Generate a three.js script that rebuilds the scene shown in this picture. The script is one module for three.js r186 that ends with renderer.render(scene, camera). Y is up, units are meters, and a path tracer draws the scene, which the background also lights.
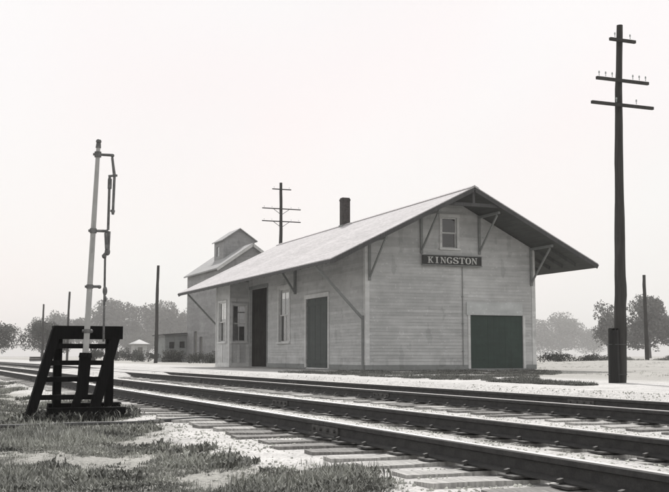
import * as THREE from 'three';
import { mergeGeometries } from 'three/addons/utils/BufferGeometryUtils.js';
import { FontLoader } from 'three/addons/loaders/FontLoader.js';
import { TextGeometry } from 'three/addons/geometries/TextGeometry.js';

// ---------------------------------------------------------------- camera, sky, sun, exposure
const scene = new THREE.Scene();
const camera = new THREE.PerspectiveCamera(26.37, 1024 / 753, 0.1, 5000);
camera.position.set(0, 0.82, 0);
{
  const yaw = THREE.MathUtils.degToRad(22.114), pitch = THREE.MathUtils.degToRad(5.98);
  camera.lookAt(Math.sin(yaw) * Math.cos(pitch), 0.82 + Math.sin(pitch), -Math.cos(yaw) * Math.cos(pitch));
}
const renderer = new THREE.WebGLRenderer({ antialias: true });
renderer.setSize(1024, 753);
renderer.toneMapping = THREE.LinearToneMapping;
renderer.toneMappingExposure = 1.1;
renderer.shadowMap.enabled = true;
renderer.shadowMap.type = THREE.PCFSoftShadowMap;

// seeded randomness and noise
function rng(seed) { let s = seed >>> 0; return () => { s = (s + 0x6D2B79F5) >>> 0; let t = Math.imul(s ^ (s >>> 15), 1 | s); t = (t + Math.imul(t ^ (t >>> 7), 61 | t)) ^ t; return ((t ^ (t >>> 14)) >>> 0) / 4294967296; }; }
function hash2(i, j, s) { let h = Math.imul(i, 374761393) ^ Math.imul(j, 668265263) ^ Math.imul(s, 1274126177); h = Math.imul(h ^ (h >>> 13), 1274126177); return ((h ^ (h >>> 16)) >>> 0) / 4294967296; }
function vnoise(x, y, s = 0, per = 0) {
  const xi = Math.floor(x), yi = Math.floor(y), fx = x - xi, fy = y - yi;
  const u = fx * fx * (3 - 2 * fx), v = fy * fy * (3 - 2 * fy);
  const w = (a) => per ? ((a % per) + per) % per : a;
  const a = hash2(w(xi), w(yi), s), b = hash2(w(xi + 1), w(yi), s), c = hash2(w(xi), w(yi + 1), s), d = hash2(w(xi + 1), w(yi + 1), s);
  return a + (b - a) * u + (c - a) * v + (a - b - c + d) * u * v;
}
function fbm(x, y, s = 0, oct = 4) { let f = 0, a = 0.5, t = 0; for (let o = 0; o < oct; o++) { f += a * vnoise(x, y, s + o * 17); t += a; a *= 0.5; x *= 2.03; y *= 2.03; } return f / t; }
const smooth = (a, b, x) => { const t = Math.min(1, Math.max(0, (x - a) / (b - a))); return t * t * (3 - 2 * t); };
const lerp = (a, b, t) => a + (b - a) * t;

// hazy bright sky: one even veil of thin cloud, faintly warm and faintly mottled
{
  const W = 512, H = 256, data = new Float32Array(W * H * 4);
  for (let j = 0; j < H; j++) for (let i = 0; i < W; i++) {
    const lat = (j + 0.5) / H * Math.PI - Math.PI / 2, lon = (i + 0.5) / W * Math.PI * 2;
    const cx = Math.cos(lat) * Math.cos(lon), cy = Math.sin(lat), cz = Math.cos(lat) * Math.sin(lon);
    const n = fbm(cx * 3 + 7, cz * 3 + cy * 4 + 3, 5, 4), m = fbm(cx * 4 + 20, cz * 4 + cy * 5 + 11, 9, 3);
    const b = 0.87 + 0.08 * n, warm = 1 - smooth(0.0, 0.3, Math.abs(cy)), k = (j * W + i) * 4;
    data[k] = b * (1.0 + 0.06 * (m - 0.4)); data[k + 1] = b * (1.0 - 0.02 * warm - 0.07 * (m - 0.4)); data[k + 2] = b * (1.0 - 0.055 * warm - 0.07 * (m - 0.4)); data[k + 3] = 1;
  }
  const sky = new THREE.DataTexture(data, W, H, THREE.RGBAFormat, THREE.FloatType);
  sky.mapping = THREE.EquirectangularReflectionMapping; sky.magFilter = THREE.LinearFilter; sky.minFilter = THREE.LinearFilter;
  sky.wrapS = THREE.RepeatWrapping; sky.needsUpdate = true;
  scene.background = sky; scene.environment = sky; scene.environmentIntensity = 1; scene.backgroundIntensity = 1;
}
const sun = new THREE.DirectionalLight(new THREE.Color(1, 0.97, 0.94), 3.6);
sun.target.position.set(14, 0, -25); sun.position.set(14 + 30, 88, -25 - 86);
sun.castShadow = true; sun.shadow.radius = 4; sun.shadow.mapSize.set(4096, 4096);
Object.assign(sun.shadow.camera, { left: -70, right: 70, top: 70, bottom: -70, near: 1, far: 300 });
scene.add(sun, sun.target);
scene.fog = new THREE.FogExp2(new THREE.Color(0.96, 0.945, 0.93), 0.00065);

// ---------------------------------------------------------------- helpers
const used = {};
function numbered(n) { if (!(n in used)) { used[n] = 0; return n; } used[n]++; return n + '_' + String(used[n]).padStart(3, '0'); }
function shade(m) { m.castShadow = true; m.receiveShadow = true; return m; }
function metricUV(g) {
  const p = g.attributes.position, n = g.attributes.normal, uv = new Float32Array(p.count * 2);
  for (let i = 0; i < p.count; i++) {
    const ax = Math.abs(n.getX(i)), ay = Math.abs(n.getY(i)), az = Math.abs(n.getZ(i));
    if (ax >= ay && ax >= az) { uv[2 * i] = p.getZ(i); uv[2 * i + 1] = p.getY(i); }
    else if (ay >= az) { uv[2 * i] = p.getX(i); uv[2 * i + 1] = p.getZ(i); }
    else { uv[2 * i] = p.getX(i); uv[2 * i + 1] = p.getY(i); }
  }
  g.setAttribute('uv', new THREE.BufferAttribute(uv, 2)); return g;
}
function flat(g) { g = g.index ? g.toNonIndexed() : g; for (const k of Object.keys(g.attributes)) if (!['position', 'normal', 'uv', 'color'].includes(k)) g.deleteAttribute(k); return g; }
function join(list) { list = (Array.isArray(list) ? list : [list]).map(flat); return list.length > 1 ? mergeGeometries(list) : list[0]; }
function mesh(name, geos, mat, parent, keepUV) {
  let g = join(geos); if (!keepUV) g = metricUV(g);
  const m = shade(new THREE.Mesh(g, mat)); m.name = parent ? name : numbered(name); (parent || scene).add(m); return m;
}
function thing(name, label, category, pos = [0, 0, 0], group) {
  const o = new THREE.Group(); o.name = numbered(name); o.position.set(...pos); o.userData = { label, category };
  if (group) o.userData.group = group; scene.add(o); return o;
}
function tag(o, label, category, group) { o.userData.label = label; o.userData.category = category; if (group) o.userData.group = group; return o; }
function setting(o) { o.userData.kind = 'structure'; return o; }
function stuff(o) { o.userData.kind = 'stuff'; return o; }
const V = (x, y, z) => new THREE.Vector3(x, y, z);
// box with small chamfered long edges
function box(w, h, d, x = 0, y = 0, z = 0, rx = 0, ry = 0, rz = 0) {
  const g = new THREE.BoxGeometry(w, h, d); if (rx || ry || rz) g.applyMatrix4(new THREE.Matrix4().makeRotationFromEuler(new THREE.Euler(rx, ry, rz)));
  g.translate(x, y, z); return g;
}
function bb(x0, x1, y0, y1, z0, z1) { return box(x1 - x0, y1 - y0, z1 - z0, (x0 + x1) / 2, (y0 + y1) / 2, (z0 + z1) / 2); }
function beam(p, q, w, h, up = V(0, 1, 0)) {
  p = V(...p); q = V(...q); const d = q.clone().sub(p), L = d.length(); d.normalize();
  if (Math.abs(d.dot(up)) > 0.99) up = V(0, 0, 1);
  const s = up.clone().cross(d).normalize(), t = d.clone().cross(s);
  const g = new THREE.BoxGeometry(w, h, L); g.applyMatrix4(new THREE.Matrix4().makeBasis(s, t, d).setPosition(p.clone().add(q).multiplyScalar(0.5))); return g;
}
function rod(p, q, r0, r1 = r0, seg = 10) {
  p = V(...p); q = V(...q); const d = q.clone().sub(p), L = d.length();
  const g = new THREE.CylinderGeometry(r1, r0, L, seg, 1);
  g.applyQuaternion(new THREE.Quaternion().setFromUnitVectors(V(0, 1, 0), d.normalize())); g.translate((p.x + q.x) / 2, (p.y + q.y) / 2, (p.z + q.z) / 2); return g;
}
function ball(x, y, z, r, s = 1) { const g = new THREE.SphereGeometry(r, 12, 8); g.scale(1, s, 1); g.translate(x, y, z); return g; }

// ---------------------------------------------------------------- textures and materials
function tex(size, fn, rep, srgb) {
  const d = new Uint8Array(size * size * 4);
  for (let j = 0; j < size; j++) for (let i = 0; i < size; i++) { const c = fn(i / size, j / size), k = (j * size + i) * 4; const v = Math.max(0, Math.min(255, c * 255)); d[k] = d[k + 1] = d[k + 2] = v; d[k + 3] = 255; }
  const t = new THREE.DataTexture(d, size, size, THREE.RGBAFormat); t.wrapS = t.wrapT = THREE.RepeatWrapping; t.magFilter = THREE.LinearFilter; t.minFilter = THREE.LinearMipmapLinearFilter; t.generateMipmaps = true;
  t.repeat.set(rep[0], rep[1]); if (srgb) t.colorSpace = THREE.SRGBColorSpace; t.needsUpdate = true; return t;
}
const tf = (u, v, f, s, o = 4) => { let r = 0, a = 0.5, t = 0; for (let k = 0; k < o; k++) { r += a * vnoise(u * f, v * f, s + k * 31, f); t += a; a *= 0.5; f *= 2; } return r / t; };
// grain stretched along v: streaky wood, stained paint; speckle: gravel
const woodT = tex(512, (u, v) => { const g = tf(u * 1, v, 4, 3, 3); const st = vnoise(u * 64, v * 4, 11, 64) * 0.5 + vnoise(u * 128, v * 8, 12, 128) * 0.5; return 0.74 + 0.3 * st + 0.2 * (g - 0.5); }, [0.9, 0.5], true);
const woodB = tex(512, (u, v) => 0.5 * vnoise(u * 64, v * 4, 11, 64) + 0.5 * vnoise(u * 128, v * 8, 12, 128), [0.9, 0.5]);
const paintT = tex(1024, (u, v) => { const a = tf(u, v, 4, 41, 5), b = tf(u, v, 24, 53, 4), c = 0.5 * vnoise(u * 5, v * 37, 61, 0) + 0.5 * vnoise(u * 9, v * 74, 63, 0); let r = 0.92 + 0.13 * (a - 0.5) + 0.09 * (b - 0.5) + 0.1 * (c - 0.5); if (tf(u, v, 64, 71, 2) > 0.8) r += 0.08; if (tf(u, v * 0.5, 16, 77, 4) < 0.3) r -= 0.06; return r; }, [0.22, 0.22], true);
const roofT = tex(1024, (u, v) => { const a = tf(u, v, 5, 141, 5), c = vnoise(u * 200, v * 40, 161, 200), d = vnoise(u * 60, v * 7, 171, 60); return 0.93 + 0.12 * (a - 0.5) + 0.16 * (c - 0.5) + 0.07 * (d - 0.5); }, [0.16, 0.16], true);
const gravelT = tex(1024, (u, v) => { const a = tf(u, v, 10, 81, 4), s = vnoise(u * 150, v * 150, 91, 150), q = vnoise(u * 330, v * 330, 95, 330); let r = 0.93 + 0.16 * (a - 0.5) + 0.2 * (s - 0.5) + 0.2 * (q - 0.5); if (s < 0.12) r -= 0.14; return r; }, [0.33, 0.33], true);
const gravelB = tex(1024, (u, v) => 0.6 * vnoise(u * 150, v * 150, 91, 150) + 0.4 * vnoise(u * 330, v * 330, 95, 330), [0.33, 0.33]);
const rustT = tex(512, (u, v) => 0.75 + 0.5 * (tf(u, v, 16, 201, 4) - 0.5) + 0.25 * (vnoise(u * 128, v * 128, 205, 128) - 0.5), [1.3, 1.3], true);
function mat(r, g, b, o = {}) { const m = new THREE.MeshStandardMaterial({ roughness: 0.85, metalness: 0, ...o }); m.color.setRGB(r, g, b); return m; }
const M = {
  ground: mat(1, 1, 1, { map: gravelT, bumpMap: gravelB, bumpScale: 0.012, roughness: 1, vertexColors: true }),
  siding: mat(0.56, 0.565, 0.56, { map: paintT, vertexColors: true, roughness: 0.8 }),
  trim: mat(0.68, 0.685, 0.675, { map: paintT, roughness: 0.75 }),
  bracket: mat(0.25, 0.26, 0.255, { map: paintT, roughness: 0.8 }),
  dullTrim: mat(0.26, 0.27, 0.265, { map: paintT, roughness: 0.8 }),
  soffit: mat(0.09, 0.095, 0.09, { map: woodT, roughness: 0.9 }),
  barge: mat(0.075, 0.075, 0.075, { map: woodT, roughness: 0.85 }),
  roof: mat(0.485, 0.467, 0.472, { map: roofT, roughness: 0.95 }),
  plank: mat(0.2, 0.195, 0.18, { map: woodT, bumpMap: woodB, bumpScale: 0.004, roughness: 0.95 }),
  footing: mat(0.22, 0.215, 0.205, { map: gravelT, roughness: 1 }),
  inside: mat(0.12, 0.114, 0.105, { map: woodT, roughness: 1 }),
  door: mat(0.06, 0.072, 0.068, { map: paintT, roughness: 0.7 }),
  green: mat(0.03, 0.052, 0.042, { map: paintT, roughness: 0.7 }),
  patch: mat(0.6, 0.62, 0.615, { map: paintT, roughness: 0.85 }),
  black: new THREE.MeshPhysicalMaterial({ color: new THREE.Color().setRGB(0.007, 0.007, 0.007), map: woodT, bumpMap: woodB, bumpScale: 0.004, roughness: 1, specularIntensity: 0.2 }),
  sign: mat(0.02, 0.021, 0.02, { map: paintT, roughness: 0.6 }),
  letters: mat(0.62, 0.62, 0.6, { map: paintT, roughness: 0.7 }),
  brick: mat(0.085, 0.075, 0.072, { map: rustT, roughness: 0.95 }),
  pole: mat(0.05, 0.048, 0.045, { map: woodT, bumpMap: woodB, bumpScale: 0.008, roughness: 0.95 }),
  stub: mat(0.02, 0.02, 0.019, { map: woodT, bumpMap: woodB, bumpScale: 0.008, roughness: 0.95 }),
  tie: mat(0.5, 0.49, 0.47, { map: woodT, bumpMap: woodB, bumpScale: 0.006, roughness: 0.95 }),
  tieDark: mat(0.27, 0.262, 0.25, { map: woodT, bumpMap: woodB, bumpScale: 0.006, roughness: 0.95 }),
  rail: mat(0.042, 0.04, 0.039, { map: rustT, roughness: 0.8 }),
  steel: mat(0.72, 0.71, 0.7, { roughness: 0.28, metalness: 1 }),
  plate: mat(0.1, 0.096, 0.092, { map: rustT, roughness: 0.8 }),
  mast: mat(0.43, 0.43, 0.42, { map: paintT, roughness: 0.6 }),
  craneIron: mat(0.2, 0.2, 0.198, { map: rustT, roughness: 0.6 }),
  iron: mat(0.09, 0.09, 0.09, { map: rustT, roughness: 0.7 }),
  glass: new THREE.MeshPhysicalMaterial({ color: 0xffffff, transmission: 1, thickness: 0, roughness: 0.03, ior: 1.5 }),
  blind: mat(0.74, 0.74, 0.72, { roughness: 0.95 }),
  elevator: mat(0.3, 0.3, 0.3, { map: paintT, vertexColors: true, roughness: 0.9 }),
  elevTrim: mat(0.5, 0.5, 0.49, { map: paintT, roughness: 0.9 }),
  elevRoof: mat(0.3, 0.3, 0.3, { map: roofT, roughness: 0.7 }),
  insul: mat(0.3, 0.33, 0.32, { roughness: 0.2 }),
  bark: mat(0.07, 0.065, 0.06, { map: woodT, roughness: 1 }),
  grass: mat(1, 1, 1, { roughness: 0.95, side: THREE.DoubleSide }),
  leaf: mat(1, 1, 1, { roughness: 0.95, side: THREE.DoubleSide, vertexColors: true }),
  stone: mat(1, 1, 1, { roughness: 0.95 }),
};

// ---------------------------------------------------------------- ground
const R = [3.47, 4.905, 7.4, 8.835];            // the four rails, across the tracks
const crossing = (x, z) => smooth(-36, -38.5, z) * smooth(-54, -51, z) * smooth(5.6, 6.3, x);
function groundY(x, z) {
  let y = lerp(0, 0.068, smooth(1.9, 2.8, x + 0.5 * (fbm(z * 0.4, x * 0.2, 3) - 0.5)));
  y = lerp(y, 0.265, smooth(9.75, 10.3, x));
  y = lerp(y, 0.285, smooth(11, 14, x));
  for (const q of [0, 2]) y += 0.033 * smooth(R[q] + 0.06, R[q] + 0.3, x) * (1 - smooth(R[q + 1] - 0.3, R[q + 1] - 0.06, x));
  const c = crossing(x, z); if (c > 0 && x < 10.5) y = lerp(y, 0.232, c);
  const bump = fbm(x * 0.9, z * 0.9, 21, 4) - 0.5;
  const wild = x < 2.8 ? 1 - smooth(1.6, 2.8, x) : 0;
  y += bump * lerp(0.018, 0.13, wild);
  y += (fbm(x * 0.05, z * 0.05, 33, 3) - 0.5) * 0.5 * smooth(24, 60, x);
  y += 0.35 * Math.exp(-(((x - 37) / 7) ** 2) - (((z + 46) / 9) ** 2));    // low pale mound in the field
  return y;
}
{
  const xs = [], zs = [];
  const ramp = (a, from, to, step) => { for (let v = from; v < to - 1e-6; v += step) a.push(v); };
  for (let v = -1600; v < -40; v *= 0.72) xs.push(v); ramp(xs, -40, -8, 2); ramp(xs, -8, 13, 0.2); ramp(xs, 13, 30, 0.5); ramp(xs, 30, 80, 2); for (let v = 80; v < 1700; v *= 1.35) xs.push(v);
  for (let v = 1000; v > 10; v *= 0.6) zs.push(-v); zs.reverse(); for (let i = 0; i < zs.length; i++) zs[i] = -zs[i];
  const zz = []; for (let v = 900; v > 12; v *= 0.6) zz.push(v); ramp(zz, -12, 4, 4); zz.sort((a, b) => b - a);
  for (let v = -4; v > -36; v -= 0.22) zz.push(v); for (let v = -36; v > -80; v -= 0.6) zz.push(v); for (let v = -80; v > -2500; v *= 1.12) zz.push(v);
  const Z = [...new Set(zz)].sort((a, b) => b - a), nx = xs.length, nz = Z.length;
  const pos = new Float32Array(nx * nz * 3), col = new Float32Array(nx * nz * 3), uv = new Float32Array(nx * nz * 2), idx = [];
  const gravel = [0.53, 0.52, 0.505], soil = [0.33, 0.325, 0.3], field = [0.4, 0.39, 0.365], dust = [0.56, 0.55, 0.535];
  for (let j = 0; j < nz; j++) for (let i = 0; i < nx; i++) {
    const x = xs[i], z = Z[j], k = j * nx + i;
    pos[3 * k] = x; pos[3 * k + 1] = groundY(x, z); pos[3 * k + 2] = z; uv[2 * k] = x; uv[2 * k + 1] = z;
    const n = fbm(x * 0.8, z * 0.8, 51, 4) - 0.5, n2 = fbm(x * 2.5, z * 2.5, 57, 3) - 0.5;
    let c = gravel.slice();
    const mix = (b, t) => { for (let q = 0; q < 3; q++) c[q] = lerp(c[q], b[q], t); };
    mix(soil, 1 - smooth(2.1, 2.7, x + n * 1.6));                                    // weedy verge
    mix(dust, smooth(10, 10.4, x)); mix(field, smooth(13.5, 16, x + n * 2));
    const m = 1 + 0.3 * n + 0.3 * n2;
    for (let q = 0; q < 3; q++) col[3 * k + q] = Math.min(0.7, c[q] * m);
    if (i && j) { const a = k, b = k - 1, d = k - nx, e = k - nx - 1; idx.push(e, b, d, d, b, a); }
  }
  const g = new THREE.BufferGeometry(); g.setAttribute('position', new THREE.BufferAttribute(pos, 3)); g.setAttribute('color', new THREE.BufferAttribute(col, 3)); g.setAttribute('uv', new THREE.BufferAttribute(uv, 2)); g.setIndex(idx); g.computeVertexNormals();
  if (g.attributes.normal.getY(0) < 0) { for (let i = 0; i < idx.length; i += 3) { const t = idx[i]; idx[i] = idx[i + 1]; idx[i + 1] = t; } g.setIndex(idx); g.computeVertexNormals(); }
  const m = shade(new THREE.Mesh(g, M.ground)); m.name = 'ground'; scene.add(setting(m));
}

// ---------------------------------------------------------------- the two tracks
{
  const prof = new THREE.Shape();
  const pts = [[-0.064, 0], [0.064, 0], [0.064, 0.01], [0.012, 0.026], [0.009, 0.088], [0.033, 0.098], [0.034, 0.128], [0.026, 0.134], [-0.026, 0.134], [-0.034, 0.128], [-0.033, 0.098], [-0.009, 0.088], [-0.012, 0.026], [-0.064, 0.01]];
  pts.forEach(([a, b], i) => i ? prof.lineTo(a, b) : prof.moveTo(a, b)); prof.closePath();
  const railGeo = (L) => metricUV(flat(new THREE.ExtrudeGeometry(prof, { depth: L, bevelEnabled: false })));
  const capGeo = (L) => metricUV(flat(bb(-0.025, 0.025, 0.1345, 0.1362, 0.001, L - 0.001)));
  const L0 = 11.9, g12 = railGeo(L0 - 0.008), c12 = capGeo(L0 - 0.008), gFar = railGeo(160), cFar = capGeo(160);
  const barGeo = metricUV(join([beam([-0.021, 0.028, -0.31], [-0.021, 0.028, 0.31], 0.02, 0.028), beam([0.021, 0.028, -0.31], [0.021, 0.028, 0.31], 0.02, 0.028), bb(-0.026, -0.010, 0.022, 0.092, -0.31, 0.31), bb(0.010, 0.026, 0.022, 0.092, -0.31, 0.31),
    bb(-0.058, -0.02, 0.012, 0.026, -0.31, 0.31), bb(0.02, 0.058, 0.012, 0.026, -0.31, 0.31),
    ...[-0.24, -0.08, 0.08, 0.24].flatMap(z => [rod([-0.048, 0.06, z], [0.046, 0.06, z], 0.015, 0.015, 6)])]));
  const spike = (x, z) => [box(0.03, 0.02, 0.03, x, 0.034, z, 0, 0, 0.25), rod([x, 0, z], [x, 0.03, z], 0.009, 0.009, 5)];
  const plateGeo = metricUV(join([bb(-0.13, 0.13, 0, 0.014, -0.09, 0.09), ...spike(-0.085, -0.05), ...spike(0.085, 0.05)]));
  const r = rng(77);
  const tieGeos = []; for (let k = 0; k < 6; k++) {
    const L = 2.55 + 0.14 * r(), g = new THREE.BoxGeometry(L, 0.16, 0.2 + 0.04 * r(), 8, 1, 1), p = g.attributes.position;
    for (let i = 0; i < p.count; i++) { const hx = hash2(Math.round(p.getX(i) * 50), Math.round(p.getZ(i) * 90), k + 5); const top = p.getY(i) > 0; p.setXYZ(i, p.getX(i) + 0.03 * (hash2(Math.round(p.getZ(i) * 90), k, 8) - 0.5), p.getY(i) + (top ? 0.016 * (hx - 0.7) : 0), p.getZ(i) + 0.014 * (hx - 0.5)); }
    g.computeVertexNormals(); tieGeos.push(metricUV(flat(g)));
  }
  const tracks = [['near', R[0], R[1], [-8.71, -14.04], 'railway track nearest the camera, running past the black mail crane'], ['far', R[2], R[3], [-4.2, -12.5], 'railway track beside the pale platform of the depot']];
  for (const [which, xa, xb, joints, label] of tracks) {
    const t = thing('railway_track', label, 'railway track', [0, 0, 0], 'parallel railway tracks');
    const railBase = 0.25 - 0.1362, cx = (xa + xb) / 2;
    [xa, xb].forEach((x, k) => {
      for (let s = -2; s < 9; s++) {
        const z1 = joints[k] - s * L0, rl = shade(new THREE.Mesh(g12, M.rail)); rl.name = 'rail'; rl.position.set(x, railBase, z1 - L0 + 0.004); t.add(rl);
        const cp = shade(new THREE.Mesh(c12, M.steel)); cp.name = 'running_surface'; rl.add(cp);
        const jb = shade(new THREE.Mesh(barGeo, M.plate)); jb.name = 'joint_bar'; jb.position.set(x, railBase, z1); t.add(jb);
      }
      const z1 = joints[k] - 9 * L0, rl = shade(new THREE.Mesh(gFar, M.rail)); rl.name = 'rail'; rl.position.set(x, railBase, z1 - 160); t.add(rl);
      const cp = shade(new THREE.Mesh(cFar, M.steel)); cp.name = 'running_surface'; rl.add(cp);
    });
    const far = [];
    for (let k = 0; k < 330; k++) {
      const z = 8 - k * 0.54 + 0.05 * (r() - 0.5), v = Math.floor(r() * 6), rot = 0.03 * (r() - 0.5), dx = 0.12 * (r() - 0.5);
      const y = 0.1 - 0.08 - 0.016 * r() * r();
      if (which === 'far' && crossing(8, z) > 0.6) continue;
      if (k < 150) {
        const tie = shade(new THREE.Mesh(tieGeos[v], r() < 0.6 ? M.tie : M.tieDark)); tie.name = 'tie'; tie.position.set(cx + dx, y, z); tie.rotation.y = rot; t.add(tie);
        for (const x of [xa, xb]) { const p = shade(new THREE.Mesh(plateGeo, M.plate)); p.name = 'tie_plate'; p.position.set(x - cx - dx, 0.1005 - y, 0); tie.add(p); }
      } else { const g = tieGeos[v].clone(); g.translate(cx + dx, y, z); far.push(g); }
    }
    stuff(mesh('distant_ties', far, M.tieDark, t));
  }
  // the long pipe lying across the verge to the near rail
  const pipe = thing('iron_pipe', 'thin dark iron pipe lying across the weeds towards the near rail', 'pipe', [0, 0, -12.05]);
  const q = []; let last = null;
  for (let x = -6; x <= 3.7; x += 0.6) { const p = [x, Math.max(groundY(x, -12.05), 0.01) + 0.035 + 0.008 * Math.sin(x * 1.7), 0.03 * Math.sin(x * 0.8)]; if (last) q.push(rod(last, p, 0.021, 0.021, 8)); last = p; }
  mesh('pipe', q, M.iron, pipe);
  for (const x of [-3, -0.9, 1.0, 2.7]) mesh('support_block', box(0.12, 0.07, 0.22, x, Math.max(groundY(x, -12.05), 0.01) - 0.01, 0), M.tieDark, pipe);
}

// ---------------------------------------------------------------- siding builder
// map(u, v, o) -> world point; spans(v0, v1) -> free intervals along u
function lapBoards(map, v0, v1, row, spans, seed, proud = 0.019) {
  const r = rng(seed), pos = [], col = [];
  const quad = (a, b, c, d, k) => { for (const p of [a, b, c, a, c, d]) { pos.push(...p); col.push(k, k, k); } };
  for (let v = v0; v < v1 - 0.02; v += row) {
    const top = Math.min(v + row + 0.012, v1);
    for (const [s, e] of spans(v, Math.min(v + row, v1))) {
      let a = s; while (a < e - 0.01) {
        let b = Math.min(e, a + 2.6 + 2.4 * r()); if (e - b < 0.5) b = e;
        const k = 0.88 + 0.17 * r(), dv = 0.003 * (r() - 0.5), g = 0.0015;
        const P = (u, y, o) => map(u, y, o), yb = v + dv;
        quad(P(a + g, yb, proud), P(b - g, yb, proud), P(b - g, top, 0.005), P(a + g, top, 0.005), k);
        quad(P(a + g, yb, 0), P(b - g, yb, 0), P(b - g, yb, proud), P(a + g, yb, proud), k);
        a = b;
      }
    }
  }
  const g = new THREE.BufferGeometry(); g.setAttribute('position', new THREE.Float32BufferAttribute(pos, 3)); g.setAttribute('color', new THREE.Float32BufferAttribute(col, 3)); g.computeVertexNormals(); return metricUV(g);
}
function cut(spans, holes, v0, v1) {
  for (const [a, b, c, d] of holes) if (v1 > c + 0.01 && v0 < d - 0.01) spans = spans.flatMap(([s, e]) => [[s, Math.min(e, a)], [Math.max(s, b), e]].filter(([p, q]) => q - p > 0.01));
  return spans;
}
function wallPanel(outline, holes, thick) {           // extruded along +z of its own frame
  const s = new THREE.Shape(outline.map(([a, b]) => new THREE.Vector2(a, b)));
  for (const [a, b, c, d] of holes) s.holes.push(new THREE.Path([[a, c], [a, d], [b, d], [b, c]].map(p => new THREE.Vector2(...p))));
  return new THREE.ExtrudeGeometry(s, { depth: thick, bevelEnabled: false });
}
// turn a geometry made in (u, v, o) space into the world
function place(g, map) { g = flat(g); const p = g.attributes.position; for (let i = 0; i < p.count; i++) p.setXYZ(i, ...map(p.getX(i), p.getY(i), p.getZ(i))); g.computeVertexNormals(); return g; }

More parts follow.
